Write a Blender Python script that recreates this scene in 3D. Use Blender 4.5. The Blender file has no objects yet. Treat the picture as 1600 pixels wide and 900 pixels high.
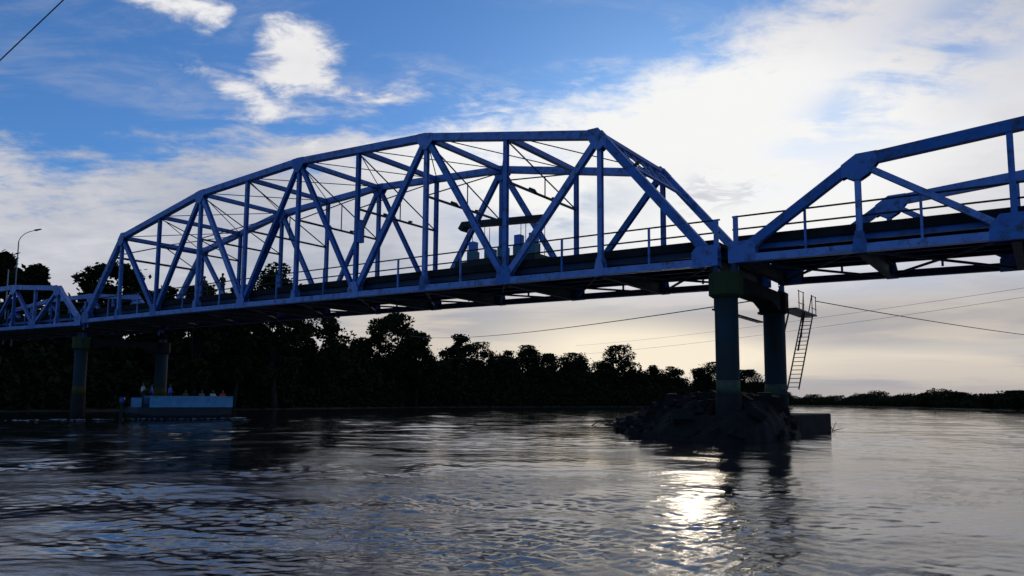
import bpy, bmesh, math, random
import numpy as np
from mathutils import Vector, Matrix

C = bpy.context.scene.collection
sc = bpy.context.scene
rnd = random.Random(7)

# ------------------------------------------------------------------ helpers
def tag(o, label=None, cat=None, group=None, kind=None):
    if label: o['label'] = label
    if cat: o['category'] = cat
    if group: o['group'] = group
    if kind: o['kind'] = kind
    return o

def empty(name, loc, label, cat, group=None, rz=0.0):
    o = bpy.data.objects.new(name, None)
    o.empty_display_size = .3
    C.objects.link(o)
    o.location = loc
    o.rotation_euler = (0, 0, rz)
    return tag(o, label, cat, group)

class MB:
    """collects simple solids; coordinates are world metres, built relative to the parent's base"""
    def __init__(s): s.v = []; s.f = []; s.sm = []
    def add(s, vs, fs, smooth=False):
        b = len(s.v)
        s.v += [tuple(map(float, q)) for q in vs]
        s.f += [tuple(b+i for i in q) for q in fs]
        s.sm += [smooth]*len(fs)
        return s
    def box(s, x0, x1, y0, y1, z0, z1):
        vs = [(x, y, z) for x in (x0, x1) for y in (y0, y1) for z in (z0, z1)]
        return s.add(vs, [(0,1,3,2),(4,6,7,5),(0,4,5,1),(2,3,7,6),(0,2,6,4),(1,5,7,3)])
    def beam(s, a, b, w, h, up=(0,1,0), w2=None, h2=None):
        """solid bar from a to b; w along `up`, h across"""
        a = Vector(a); b = Vector(b); d = (b-a).normalized()
        u = Vector(up); u = (u-d*u.dot(d)).normalized(); r = d.cross(u)
        w2 = w if w2 is None else w2; h2 = h if h2 is None else h2
        vs = []
        for p, ww, hh in ((a, w, h), (b, w2, h2)):
            for i, j in ((-1,-1),(1,-1),(1,1),(-1,1)):
                vs.append(p+u*(i*ww/2)+r*(j*hh/2))
        return s.add(vs, [(3,2,1,0),(4,5,6,7),(0,1,5,4),(1,2,6,5),(2,3,7,6),(3,0,4,7)])
    def hbeam(s, a, b, w, h, t=.03, up=(0,1,0)):
        """H section: two flanges facing `up`, web between"""
        a = Vector(a); b = Vector(b); d = (b-a).normalized()
        u = Vector(up); u = (u-d*u.dot(d)).normalized()
        o = u*(w/2-t/2)
        s.beam(a+o, b+o, t, h, up); s.beam(a-o, b-o, t, h, up)
        e = d*.012
        return s.beam(a+e, b-e, w-2*t-.004, t, up)
    def sweep(s, pts, w, h):
        """box swept along a polyline lying in a plane Y = const, mitred; w in Y, h in plane"""
        n = len(pts); vs = []
        P = [Vector(p) for p in pts]
        for i, p in enumerate(P):
            d0 = (P[i]-P[i-1]).normalized() if i else (P[1]-P[0]).normalized()
            d1 = (P[i+1]-P[i]).normalized() if i < n-1 else d0
            t = (d0+d1).normalized(); k = 1/max(.3, t.dot(d1))
            nn = Vector((-t.z, 0, t.x))*(h/2*k)
            for q, y in ((nn, -w/2), (nn, w/2), (-nn, w/2), (-nn, -w/2)):
                vs.append(p+q+Vector((0, y, 0)))
        fs = [(0,1,2,3), tuple(4*(n-1)+k for k in (3,2,1,0))]
        for i in range(n-1):
            for k in range(4):
                fs.append((4*i+k, 4*i+4+k, 4*i+4+(k+1)%4, 4*i+(k+1)%4))
        return s.add(vs, fs)
    def plate(s, poly, y0, y1):
        """polygon of (x,z) extruded y0..y1"""
        n = len(poly)
        vs = [(x, y0, z) for x, z in poly]+[(x, y1, z) for x, z in poly]
        fs = [tuple(range(n)), tuple(range(2*n-1, n-1, -1))]
        for i in range(n):
            j = (i+1) % n
            fs.append((i, i+n, j+n, j))
        return s.add(vs, fs)
    def tube(s, pts, r, n=6, r1=None, smooth=True):
        P = [Vector(p) for p in pts]; m = len(P); vs = []; ref = None
        for i, p in enumerate(P):
            d = (P[min(i+1, m-1)]-P[max(i-1, 0)]).normalized()
            if ref is None:
                ref = Vector((0,0,1)) if abs(d.z) < .9 else Vector((1,0,0))
            u = d.cross(ref).normalized(); v = d.cross(u)
            ref = -v if False else ref
            rr = r if r1 is None else r+(r1-r)*i/(m-1)
            if isinstance(r, (list, tuple)): rr = r[i]
            for k in range(n):
                a = 2*math.pi*k/n
                vs.append(p+u*math.cos(a)*rr+v*math.sin(a)*rr)
        fs = []
        for i in range(m-1):
            for k in range(n):
                fs.append((i*n+k, (i+1)*n+k, (i+1)*n+(k+1)%n, i*n+(k+1)%n))
        s.add(vs, fs, smooth)
        s.f.append(tuple(len(s.v)-m*n+k for k in range(n))); s.sm.append(False)
        s.f.append(tuple(len(s.v)-1-k for k in range(n))); s.sm.append(False)
        return s
    def build(s, name, mat, parent=None, loc=None):
        base = Vector((0,0,0))
        if parent is not None:
            base = parent.matrix_basis.translation.copy()
            q = parent.parent
            while q is not None:
                base += q.matrix_basis.translation; q = q.parent
        elif loc is not None: base = Vector(loc)
        me = bpy.data.meshes.new(name)
        me.from_pydata([tuple(Vector(v)-base) for v in s.v], [], s.f)
        me.update()
        bm = bmesh.new(); bm.from_mesh(me); bmesh.ops.recalc_face_normals(bm, faces=bm.faces)
        bm.to_mesh(me); bm.free()
        if any(s.sm): me.polygons.foreach_set('use_smooth', s.sm)
        me.materials.append(mat)
        o = bpy.data.objects.new(name, me); C.objects.link(o)
        if parent is not None: o.parent = parent
        elif loc is not None: o.location = base
        return o

def copy_tree(o, parent=None):
    c = o.copy(); C.objects.link(c); c.parent = parent
    for ch in list(o.children): copy_tree(ch, c)
    return c

# ------------------------------------------------------------------ materials
def mat(name, col, rough=.6, metal=0., col2=None, scale=3., bump=0., bscale=20., spec=.5, spots=None, stretch=None, detail=6):
    m = bpy.data.materials.new(name); m.use_nodes = True
    nt = m.node_tree; B = nt.nodes['Principled BSDF']
    B.inputs['Roughness'].default_value = rough; B.inputs['Metallic'].default_value = metal
    B.inputs['Specular IOR Level'].default_value = spec
    B.inputs['Base Color'].default_value = (*col, 1)
    geo = nt.nodes.new('ShaderNodeNewGeometry'); mp = nt.nodes.new('ShaderNodeMapping')
    nt.links.new(geo.outputs['Position'], mp.inputs['Vector'])
    if stretch: mp.inputs['Scale'].default_value = stretch
    last = None
    if col2:
        n = nt.nodes.new('ShaderNodeTexNoise'); n.inputs['Scale'].default_value = scale; n.inputs['Detail'].default_value = detail
        nt.links.new(mp.outputs[0], n.inputs['Vector'])
        r = nt.nodes.new('ShaderNodeValToRGB'); nt.links.new(n.outputs['Fac'], r.inputs[0])
        r.color_ramp.elements[0].position = .35; r.color_ramp.elements[1].position = .68
        r.color_ramp.elements[0].color = (*col, 1); r.color_ramp.elements[1].color = (*col2, 1)
        last = r.outputs[0]
    if spots:
        c3, sc3, lo, hi = spots
        n = nt.nodes.new('ShaderNodeTexNoise'); n.inputs['Scale'].default_value = sc3; n.inputs['Detail'].default_value = 8
        n.inputs['Roughness'].default_value = .65
        nt.links.new(mp.outputs[0], n.inputs['Vector'])
        r = nt.nodes.new('ShaderNodeMapRange'); nt.links.new(n.outputs['Fac'], r.inputs[0])
        r.inputs[1].default_value = lo; r.inputs[2].default_value = hi
        mx = nt.nodes.new('ShaderNodeMix'); mx.data_type = 'RGBA'
        nt.links.new(r.outputs[0], mx.inputs[0])
        if last: nt.links.new(last, mx.inputs[6])
        else: mx.inputs[6].default_value = (*col, 1)
        mx.inputs[7].default_value = (*c3, 1)
        last = mx.outputs[2]
    if last: nt.links.new(last, B.inputs['Base Color'])
    if bump:
        n = nt.nodes.new('ShaderNodeTexNoise'); n.inputs['Scale'].default_value = bscale; n.inputs['Detail'].default_value = 5
        nt.links.new(mp.outputs[0], n.inputs['Vector'])
        b = nt.nodes.new('ShaderNodeBump'); b.inputs['Distance'].default_value = bump
        nt.links.new(n.outputs['Fac'], b.inputs['Height']); nt.links.new(b.outputs[0], B.inputs['Normal'])
    return m

STEEL = mat('blue_paint', (.014, .120, .46), .5, col2=(.024, .170, .55), scale=1.1, spots=((.04, .032, .035), 2.6, .50, .70), bump=.004, bscale=9, spec=.4)
STEEL_DARK = mat('old_and_shaded_blue_paint', (.012, .035, .10), .65, col2=(.02, .03, .05), scale=2, spots=((.05, .03, .02), 3, .6, .7), spec=.3)  # dark old paint; also carries the shade of the far bottom chord
GREY_STEEL = mat('grimy_steel', (.05, .055, .06), .7, col2=(.025, .025, .028), scale=4, spots=((.07, .035, .02), 2, .62, .72), spec=.3)
CONC = mat('grimy_concrete', (.07, .068, .064), .9, col2=(.035, .034, .033), scale=1.2, bump=.02, bscale=6, spec=.2)
CONC_DK = mat('dark_concrete', (.022, .022, .022), .95, col2=(.012, .012, .013), scale=1.4, bump=.02, bscale=5, spec=.15)
TEAL = mat('teal_painted_concrete', (.009, .031, .042), .8, col2=(.014, .020, .026), scale=1.6, spots=((.028, .028, .016), 1.6, .5, .66), bump=.02, bscale=5, spec=.25, stretch=(1, 1, .35))
GREEN = mat('green_yellow_painted_concrete', (.02, .05, .02), .85, col2=(.045, .05, .014), scale=1.8, spots=((.015, .03, .03), 2, .55, .66), bump=.02, bscale=5, spec=.2, stretch=(1, 1, .4))
YELLOW = mat('yellow_painted_concrete', (.07, .055, .012), .85, col2=(.04, .045, .012), scale=2, bump=.02, spec=.2)
RUBBLE = mat('wet_rubble', (.015, .0135, .012), .9, col2=(.008, .008, .008), scale=2.2, bump=.08, bscale=3.5, spec=.25)
WOOD = mat('wet_driftwood', (.04, .03, .022), .9, col2=(.02, .016, .012), scale=4)
LEAF = mat('foliage', (.014, .021, .008), .85, col2=(.024, .032, .012), scale=.6, spec=.05)
LEAF2 = mat('foliage_olive', (.017, .023, .009), .85, col2=(.011, .018, .007), scale=.6, spec=.05)
BARK = mat('bark', (.022, .018, .014), .9, col2=(.014, .012, .010), scale=3, bump=.03, bscale=8)
EARTH = mat('river_bank_earth', (.04, .035, .022), .95, col2=(.025, .03, .014), scale=.4, bump=.1, bscale=1)
BLACKISH = mat('weathered_dark_metal', (.02, .02, .022), .6, spec=.3)
WIRE = mat('wire_rubber', (.02, .02, .02), .6)
GALV = mat('galvanised_grey', (.22, .25, .28), .5, metal=.3)

def vary(m, lo, hi):
    nt = m.node_tree; B = nt.nodes['Principled BSDF']; src = B.inputs['Base Color'].links[0].from_socket
    oi = nt.nodes.new('ShaderNodeObjectInfo'); mr = nt.nodes.new('ShaderNodeMapRange'); nt.links.new(oi.outputs['Random'], mr.inputs[0])
    mr.inputs[3].default_value = lo; mr.inputs[4].default_value = hi
    hs = nt.nodes.new('ShaderNodeHueSaturation'); nt.links.new(mr.outputs[0], hs.inputs['Value']); nt.links.new(src, hs.inputs['Color'])
    mr2 = nt.nodes.new('ShaderNodeMapRange'); nt.links.new(oi.outputs['Random'], mr2.inputs[0]); mr2.inputs[3].default_value = 1.02; mr2.inputs[4].default_value = .8
    nt.links.new(mr2.outputs[0], hs.inputs['Saturation'])
    nt.links.new(hs.outputs[0], B.inputs['Base Color'])
vary(STEEL, .72, 1.12)

# ------------------------------------------------------------------ camera
cam = bpy.data.cameras.new('camera'); co = bpy.data.objects.new('camera', cam); C.objects.link(co)
FW = Vector((-0.56101, 0.82152, 0.10186)); RT = Vector((0.82597, 0.56371, 0.00273)); UP = Vector((0.05517, -0.08566, 0.9948))
M = Matrix((( RT.x, UP.x, -FW.x, 72.1169), (RT.y, UP.y, -FW.y, -31.8595), (RT.z, UP.z, -FW.z, 1.6), (0, 0, 0, 1)))
co.matrix_world = M
cam.sensor_width = 36; cam.lens = 25.961; cam.shift_x = -.02804; cam.shift_y = .03816
cam.clip_start = .1; cam.clip_end = 8000
sc.camera = co

# ------------------------------------------------------------------ bridge geometry
S = 6.0; W = 7.45; ZC = 8.4422
def zA(t): return ZC+S*(.0123*(1-((t-5)/5)**2)-.0754*(t-5)/5)

def add_span(label, xs, zs, hs, big, sgn=1):
    """xs, zs: bottom chord nodes; hs: heights at the odd (top) nodes, linear between"""
    n = len(xs)-1
    base = (xs[0], 0, zs[0])
    root = empty('truss_bridge_span', base, label, 'bridge', None)
    zt = {}
    for i in range(1, n): zt[i] = hs[i] if i in hs else None
    for i in range(1, n):
        if zt[i] is None:
            zt[i] = (zs[i-1]+hs[i-1]+zs[i+1]+hs[i+1])/2-zs[i]
    top = {i: zs[i]+zt[i] for i in zt}
    cw = .42 if big else .36
    for y in (0, W):
        m = MB(); m.sweep([(xs[i], y, top[i]) for i in range(1, n)], cw, .44 if big else .46)
        m.build('top_chord', STEEL, root)
        m = MB(); m.sweep([(xs[i], y, zs[i]) for i in range(n+1)], cw, .33)
        m.build('bottom_chord', STEEL if y == 0 else STEEL_DARK, root)  # far chord is backlit: its shade is put in by the darker paint
        for a, b in ((0, 1), (n, n-1)):
            A = Vector((xs[a], y, zs[a]+.05)); Bq = Vector((xs[b], y, top[b]))
            m = MB(); m.beam(A, Bq, cw-.02, .44 if big else .42); m.build('end_post', STEEL, root)
        for i in range(1, n):
            m = MB()
            m.hbeam((xs[i], y, zs[i]+.1), (xs[i], y, top[i]-.05), .26, .25 if big else .22, .025)
            m.build('vertical', STEEL, root)
        for i in range(1, n-1):
            if i % 2: a, b = (xs[i], y, top[i]-.05), (xs[i+1], y, zs[i+1]+.1)
            else: a, b = (xs[i+1], y, top[i+1]-.05), (xs[i], y, zs[i]+.1)
            mid = abs(i+.5-n/2) < 1
            m = MB(); m.hbeam(a, b, .30, (.26 if mid else .34) if big else .24, .025); m.build('diagonal', STEEL, root)
        for i in range(0, n+1):                      # gussets, 12 mm proud of the chord faces
            yo = cw/2
            m = MB()
            if i in (0, n):
                s_ = 1 if i == 0 else -1
                x = xs[i]; z = zs[i]
                poly = [(x-.17*s_, z-.19), (x+1.05*s_, z-.19), (x+1.08*s_, z+.50), (x+.85*s_, z+.76), (x-.17*s_, z+.78)]
            elif i % 2 == 0:
                x = xs[i]; z = zs[i]; w = .50 if big else .84
                poly = [(x-w, z-.19), (x+w, z-.19), (x+w-.03, z+.36), (x+w*.55, z+.80), (x-w*.55, z+.80), (x-w+.03, z+.36)]
            else:
                x = xs[i]; z = zs[i]
                poly = [(x-.27, z-.19), (x+.27, z-.19), (x+.25, z+.2), (x+.145, z+.72), (x-.145, z+.72), (x-.25, z+.2)]
            for sy in (-1, 1):
                m.plate(poly, y+sy*(yo+.002), y+sy*(yo+.014))
            g = m.build('gusset_plate', STEEL, root)
            if i in top and i % 2:
                x = xs[i]; z = top[i]
                sl0 = (top[i]-(top[i-1] if i-1 in top else zs[0]))/(xs[i]-xs[i-1])
                sl1 = ((top[i+1] if i+1 in top else zs[n])-top[i])/(xs[i+1]-xs[i])
                u = .62 if big else .8
                d0 = .235 if big else .245
                n0 = math.sqrt(1+sl0*sl0); n1 = math.sqrt(1+sl1*sl1)
                if abs(sl0) > .9*0.9: u0 = u*.62
                else: u0 = u
                u1 = u*.62 if abs(sl1) > .81 else u
                if i == 1: u0 = u*.75
                if i == n-1: u1 = u*.75
                poly = [(x-u0, z-sl0*u0+d0*n0), (x, z+d0*max(n0, n1)*.98), (x+u1, z+sl1*u1+d0*n1),
                        (x+u1, z+sl1*u1-.24*n1), (x+u*.55, z-.62), (x+.12, z-.80), (x-.12, z-.80), (x-u*.55, z-.62), (x-u0, z-sl0*u0-.24*n0)]
                m = MB()
                for sy in (-1, 1): m.plate(poly, y+sy*(yo+.003), y+sy*(yo+.015))
                m.build('gusset_plate', STEEL, root)
    # floor beams
    for i in range(n+1):
        x = xs[i]; z = zs[i]; m = MB()
        x += .25 if i == 0 else (-.25 if i == n else 0)
        m.box(x-.012, x+.012, .23, W-.23, z-.2, z+.38)
        m.box(x-.16, x+.16, .235, W-.235, z-.235, z-.203)
        m.box(x-.15, x+.15, .235, W-.235, z+.383, z+.41)
        for yy in (.24, W-.24):
            s_ = 1 if yy < 1 else -1
            m.beam((x, yy+s_*.35, z+.08), (x, yy+s_*.36, z+.08), .28, .5, up=(1, 0, 0))
        m.build('floor_beam', GREY_STEEL, root)
    # stringers + deck
    zoff = .42 if big else .50
    for k, y in enumerate((.62, 1.85, 3.1, 4.35, 5.6, W-.62)):
        m = MB()
        m.sweep([(xs[i], y, zs[i]+zoff+.24) for i in range(n+1)], .05, .44)
        m.sweep([(xs[i], y, zs[i]+zoff+.0) for i in range(n+1)], .22, .03)
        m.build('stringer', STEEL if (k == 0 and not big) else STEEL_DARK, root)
    m = MB(); m.sweep([(xs[i]+(.08 if i == 0 else (-.08 if i == n else 0)), W/2, zs[i]+.985) for i in range(n+1)], W-.80, .17)
    for y in (.44, W-.44):
        m.sweep([(xs[i]+(.08 if i == 0 else (-.08 if i == n else 0)), y, zs[i]+.93) for i in range(n+1)], .10, .40)
    m.build('deck_slab', CONC_DK, root)
    # railings
    for y, sy in ((.315, 1), (W-.315, -1)):
        m = MB()
        for zz in (1.43, 2.02):
            m.tube([(xs[i]+(-.12 if i == 0 else (.12 if i == n else 0)), y, zs[i]+zz) for i in range(n+1)], .042, 6, smooth=False)
        rl = m.build('railing', BLACKISH, root)
        px = [xs[0]+.05, xs[n]-.05]
        for i in range(1, n, 2):
            for d in (-.42, .42): px.append(xs[i]+d*(xs[i+1]-xs[i]) if True else 0)
        for x in px:
            i = max(0, min(n-1, next((k for k in range(n) if xs[k+1] >= x), n-1)))
            z = zs[i]+(zs[i+1]-zs[i])*(x-xs[i])/(xs[i+1]-xs[i])
            w = .22 if x in (px[0], px[1]) else .10
            z0 = -.55 if w > .2 else .19
            m = MB(); m.beam((x, y-(.06 if w > .2 else 0)*sy, z+z0), (x, y-(.06 if w > .2 else 0)*sy, z+2.04), .09, w); m.build('railing_post', STEEL, rl)
    # lateral bracing at chord level
    for i in range(n):
        m = MB(); z0, z1 = zs[i]-.12, zs[i+1]-.12
        m.beam((xs[i]+.2, .2, z0), (xs[i+1]-.2, W-.2, z1), .10, .10, (0, 0, 1))
        m.beam((xs[i]+.2, W-.2, z0+.11), (xs[i+1]-.2, .2, z1+.11), .10, .10, (0, 0, 1))
        m.build('bottom_brace', GREY_STEEL, root)
    if big:
        for i in range(1, n):
            zz = top[i]; x = xs[i]; zl = zs[i]+5.6
            zl = min(zl, zz-1.3)
            m = MB()                                   # top strut : laced double bar
            m.beam((x, .2, zz-.02), (x, W-.2, zz-.02), .30, .30, (0, 0, 1))
            m.build('sway_strut', STEEL, root)
            if i in (1, n-1): continue
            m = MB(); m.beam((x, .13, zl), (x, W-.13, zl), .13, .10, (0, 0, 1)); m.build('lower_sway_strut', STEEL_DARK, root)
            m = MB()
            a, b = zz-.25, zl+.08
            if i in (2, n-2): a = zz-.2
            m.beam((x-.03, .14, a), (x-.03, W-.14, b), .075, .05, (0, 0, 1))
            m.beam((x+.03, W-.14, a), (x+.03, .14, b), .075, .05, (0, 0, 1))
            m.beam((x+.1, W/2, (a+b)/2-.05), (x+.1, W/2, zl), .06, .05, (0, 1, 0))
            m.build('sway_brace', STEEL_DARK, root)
        for i in range(1, n-1):
            m = MB()
            m.tube([(xs[i]+.15, .15, top[i]+.05), (xs[i+1]-.15, W-.15, top[i+1]+.05)], .035, 5)
            m.tube([(xs[i]+.15, W-.15, top[i]-.05), (xs[i+1]-.15, .15, top[i+1]-.05)], .035, 5)
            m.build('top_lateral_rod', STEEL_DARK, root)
        # portals in the plane of the end posts
        for a, b in ((0, 1), (n, n-1)):
            A = Vector((xs[a], 0, zs[a])); T = Vector((xs[b], 0, top[b]))
            P = lambda f, y: tuple(A+(T-A)*f+Vector((0, y, 0)))
            nrm = (T-A).normalized().cross(Vector((0, 1, 0)))
            m = MB()
            lo = .77
            m.beam(P(lo, .2), P(lo, W-.2), .12, .16, tuple(nrm))
            m.beam(P(.99, .2), P(.99, W-.2), .2, .25, tuple(nrm))
            k = 7 if a else 0
            if a == 0: lo = .80
            for q in range(k):
                y0 = .25+(W-.5)*q/k; y1 = .25+(W-.5)*(q+1)/k
                m.beam(P(lo, y0), P(.98, y1), .05, .09, tuple(nrm))
                m.beam(P(.98, y0), P(lo, y1), .045, .09, tuple(nrm))
            for y, s_ in (((.2, 1), (W-.2, -1)) if a else ()):
                vs = [P(lo, y), P(.60, y), P(.68, y+s_*.35), P(.735, y+s_*.8), P(lo, y+s_*1.5)]
                o_ = nrm*.02
                vv = [Vector(v)+o_ for v in vs]+[Vector(v)-o_ for v in vs]
                m.add(vv, [(0,1,2,3,4), (9,8,7,6,5)]+[(j, j+5, (j+1)%5+5, (j+1)%5) for j in range(5)])
                vs = [P(lo, y), P(lo, y+s_*1.1), P(.98, y+s_*.7), P(.98, y)]
                vv = [Vector(v)+o_*1.2 for v in vs]+[Vector(v)-o_*1.2 for v in vs]
                m.add(vv, [(0,1,2,3), (7,6,5,4)]+[(j, j+4, (j+1)%4+4, (j+1)%4) for j in range(4)])
            if a == 0:
                m.beam(P(lo, .3), P(.98, W/2), .06, .08, tuple(nrm)); m.beam(P(lo, W-.3), P(.98, W/2), .06, .08, tuple(nrm))
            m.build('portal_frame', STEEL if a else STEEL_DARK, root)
    return root, top

xsA = [S*i for i in range(11)]; zsA = [zA(i) for i in range(11)]
h1, h3, h5 = S*1.1802, S*1.536, S*1.6254
spanA, topA = add_span('tall blue camelback truss span with overhead bracing, the largest of the bridge',
                 xsA, zsA, {1: h1, 3: h3, 5: h5, 7: h3, 9: h1}, True)
xsB = [60+S*(.1372+.8898*i) for i in range(7)]; zsB = [zA(10)+S*(.0055-.0209*i*(1-.06*i)) for i in range(7)]
spanB, topB = add_span('low blue pony truss span right of the near pier, cut by the right edge',
                 xsB, zsB, {1: S*.6064, 3: S*.755, 5: S*.6064}, False)
xsC = [-S*(.1073+.8363*i) for i in range(9)]; zsC = [zA(0)+S*(-.0276+.0193*i) for i in range(9)]
xsC = xsC[::-1]; zsC = zsC[::-1]
spanC, topC = add_span('low blue pony truss span at the far left end, before dark trees',
                 xsC, zsC, {1: S*.5935, 3: S*.7122, 5: S*.7122, 7: S*.5935}, False)
for s_ in (spanA, spanB, spanC): s_['group'] = 'spans of the blue truss bridge'
# a continuation of the bridge to the right, outside the frame edge, closes the pony span
# junction box on one vertical
m = MB(); m.box(36.17, 36.47, -.12, .22, zA(6)+3.35, zA(6)+4.75); m.box(36.16, 36.48, -.14, .24, zA(6)+4.75, zA(6)+4.8)
tag(m.build('junction_box', STEEL, None, (36.3, 0, zA(6)+3.35)), 'blue upright steel box clamped to a vertical of the big truss, above the railing', 'junction box')

# ------------------------------------------------------------------ piers
def pier(x, label, cap=True, group='round column piers', cx2=-.12, foot=False, dark=False):
    TEAL = CONC_DK if dark else globals()['TEAL']; GREEN = CONC_DK if dark else globals()['GREEN']  # shaded pier: dark concrete replaces teal and green, shade put into the colour
    root = empty('bridge_pier', (x, 0, 0), label, 'pier', group)
    zt = 7.45
    for y, dx in ((0, 0), (W, cx2)):
        near = y == 0; rc = .52 if near else .56
        m = MB(); pts = [(x+dx, y, -2), (x+dx, y, 2.35), (x+dx, y, 6.3)]
        m.tube([(x+dx, y, -2), (x+dx, y, 6.35)], rc, 28)
        col = m.build('column', TEAL, root)
        if foot:
            m = MB(); m.tube([(x+dx, y, 2.2), (x+dx, y, 2.95)], rc+.02, 28); m.build('painted_band', YELLOW, col)
            m = MB(); m.tube([(x+dx, y, -1), (x+dx, y, 2.2)], rc+.06, 28); m.build('footing', CONC_DK, col)
        elif not dark:
            m = MB(); m.tube([(x+dx, y, -1), (x+dx, y, 2.0)], rc+.05, 28); m.build('footing', CONC_DK, col)
            m = MB(); m.tube([(x+dx, y, 2.0), (x+dx, y, 2.6)], rc+.006, 28); m.build('painted_band', mat('green_purple_mark', (.04, .09, .03), .85, col2=(.05, .02, .06), scale=2.5), col)
        m = MB()
        # faceted capital, two stacked pieces each side of a joint
        n = 8
        for (za, zb, ra, rb) in ((6.3, 6.42, .56, .72), (6.42, 7.42, .72, .72)):
            vs = []
            for zz, r in ((za, ra), (zb, rb)):
                for k in range(n):
                    a = math.pi/8+2*math.pi*k/n
                    vs.append((x+dx+math.cos(a)*r*1.06, y+math.sin(a)*r*1.06, zz))
            m.add(vs, [(k, (k+1)%n, (k+1)%n+n, k+n) for k in range(n)]+[tuple(range(n))[::-1], tuple(range(n, 2*n))])
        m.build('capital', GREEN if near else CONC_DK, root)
        # rocker bearings
        for bx in (-.42, .42):
            m = MB(); m.plate([(x+dx+bx-.20, 7.42), (x+dx+bx+.20, 7.42), (x+dx+bx+.07, 7.66), (x+dx+bx+.12, 7.80), (x+dx+bx-.12, 7.80), (x+dx+bx-.07, 7.66)], y-.16, y+.16)
            m.build('bearing', STEEL_DARK, root)
    m = MB()
    xa, xb = x-.5+cx2/2, x+.5+cx2/2
    prof = [(.7, 6.42), (2.0, 6.75), (W-2.0, 6.75), (W-.7, 6.35), (W-.7, 7.36), (.7, 7.36)]
    vs = [(xa, a, b) for a, b in prof]+[(xb, a, b) for a, b in prof]
    nn = len(prof)
    m.add(vs, [tuple(range(nn)), tuple(range(2*nn-1, nn-1, -1))]+[(j, j+nn, (j+1)%nn+nn, (j+1)%nn) for j in range(nn)])
    m.build('crossbeam', CONC_DK, root)
    return root
pier(60.45, 'pier of two teal round columns standing on the dark rubble islet')
pier(-.3, 'distant pier of two teal round columns with a yellow band, behind the boat at left', foot=True, cx2=0)
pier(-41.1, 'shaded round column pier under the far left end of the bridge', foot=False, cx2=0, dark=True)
pier(93.0, 'round column pier carrying the far right end, outside the frame', cx2=0)

# ------------------------------------------------------------------ inspection platform with ladder
ip = empty('inspection_platform', (61.0, 8.3, 6.5), 'rusty steel walkway with handrails and a long slanting ladder, fixed to the far column', 'platform')
m = MB(); m.box(60.4, 61.4, 8.0, 12.2, 6.60, 6.68); m.box(59.3, 59.6, 1.2, 7.9, 5.95, 6.03)
m.box(59.4, 60.4, 7.6, 8.2, 6.40, 6.52)
m.build('walkway', BLACKISH, ip)
def rail(posts, zz, z0, z1):
    m = MB()
    for (x, y) in posts: m.tube([(x, y, z0), (x, y, z1)], .026, 5, smooth=False)
    for z in zz:
        a, b = posts[0], posts[-1]
        m.tube([(a[0], a[1]-.15, z), (b[0], b[1]+.15, z)], .022, 5, smooth=False)
    m.build('handrail', BLACKISH, ip)
rail([(61.35, 8.6), (61.35, 9.5)], (7.0, 7.66), 6.65, 7.7)
rail([(61.35, 11.3), (61.35, 12.1)], (7.0, 7.7), 6.65, 7.75)
rail([(60.45, 8.6), (60.45, 9.7)], (7.62,), 6.65, 7.65)
rail([(59.35, 1.4), (59.35, 2.3), (59.35, 3.2)], (6.7,), 6.0, 6.75)
def ladder(a, b, wid, nr, name):
    a = Vector(a); b = Vector(b); m = MB(); o = Vector((wid, 0, 0))
    m.beam(a, b, .05, .09, (1, 0, 0)); m.beam(a+o, b+o, .05, .09, (1, 0, 0))
    for i in range(nr):
        p = a+(b-a)*((i+.5)/nr); m.tube([p, p+o], .022, 5, smooth=False)
    return m.build(name, BLACKISH, ip)
ladder((60.62, 8.5, 2.35), (60.72, 11.5, 6.6), .60, 18, 'ladder')
m = MB(); m.beam((60.3, 8.05, 3.9), (60.5, 9.6, 6.6), .06, .08); m.build('strut', BLACKISH, ip)
m = MB(); m.beam((61.3, 8.3, 4.4), (61.35, 9.7, 6.6), .06, .08); m.build('strut', BLACKISH, ip)
m = MB(); m.tube([(61.3, 9.1, 5.2), (61.35, 9.5, 7.6)], .025, 5); m.build('strut', BLACKISH, ip)
m = MB(); m.tube([(61.3, 10.7, 6.65), (61.35, 11.3, 7.75)], .03, 5); m.build('strut', BLACKISH, ip)

# ------------------------------------------------------------------ islet, pile cap, driftwood
def hnoise(x, y, sd=0, oct=4, f=1.0):
    r = random.Random(100+sd); v = 0; a = 1
    for o in range(oct):
        for k in range(3):
            th = r.uniform(0, 6.28); ph = r.uniform(0, 6.28)
            v = v+a*np.sin(f*(x*math.cos(th)+y*math.sin(th))+ph)/3
        a *= .55; f *= 1.93
    return v
N = 150
gx, gy = np.meshgrid(np.linspace(40, 66, N), np.linspace(-4.5, 19, N), indexing='ij')
cx, cy = 58.6, 3.5
dx = (gx-58.4); dy = (gy-4.2)
# long tail of debris towards the far left
u = (dx*.75-dy*.66); v = (dx*.66+dy*.75)      # u: along tail (negative = tail)
v = v+.2*u*(u < 0)*.15
wd_ = np.where(u < 0, 4.8*(1-.045*np.abs(u)), 4.8)
d = np.where(u < 0, (np.abs(u)/15.)**2, (u/7.4)**2)+(v/wd_)**2+np.clip((gx-60.9)/1.5, 0, 3)**2*.8+.10*hnoise(gx, gy, 9, 3, .9)
prof = np.interp(u, [-15, -12, -9, -6.5, -4, -1, 3, 7], [.35, .5, .8, 1.15, 1.5, 1.8, 2.15, 2.15])
h = prof*np.clip(1-d, 0, 1)**.6-.12 + (.26*hnoise(gx, gy, 1, 5, 1.6)+.20*hnoise(gx, gy, 5, 4, 4.5))*np.clip(1.1-d, 0, 1)**.5
h = np.where(d > 1., -.12-.8*np.clip(d-1, 0, 1.5), h)
vs = np.stack([gx, gy, h], -1).reshape(-1, 3)
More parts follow.
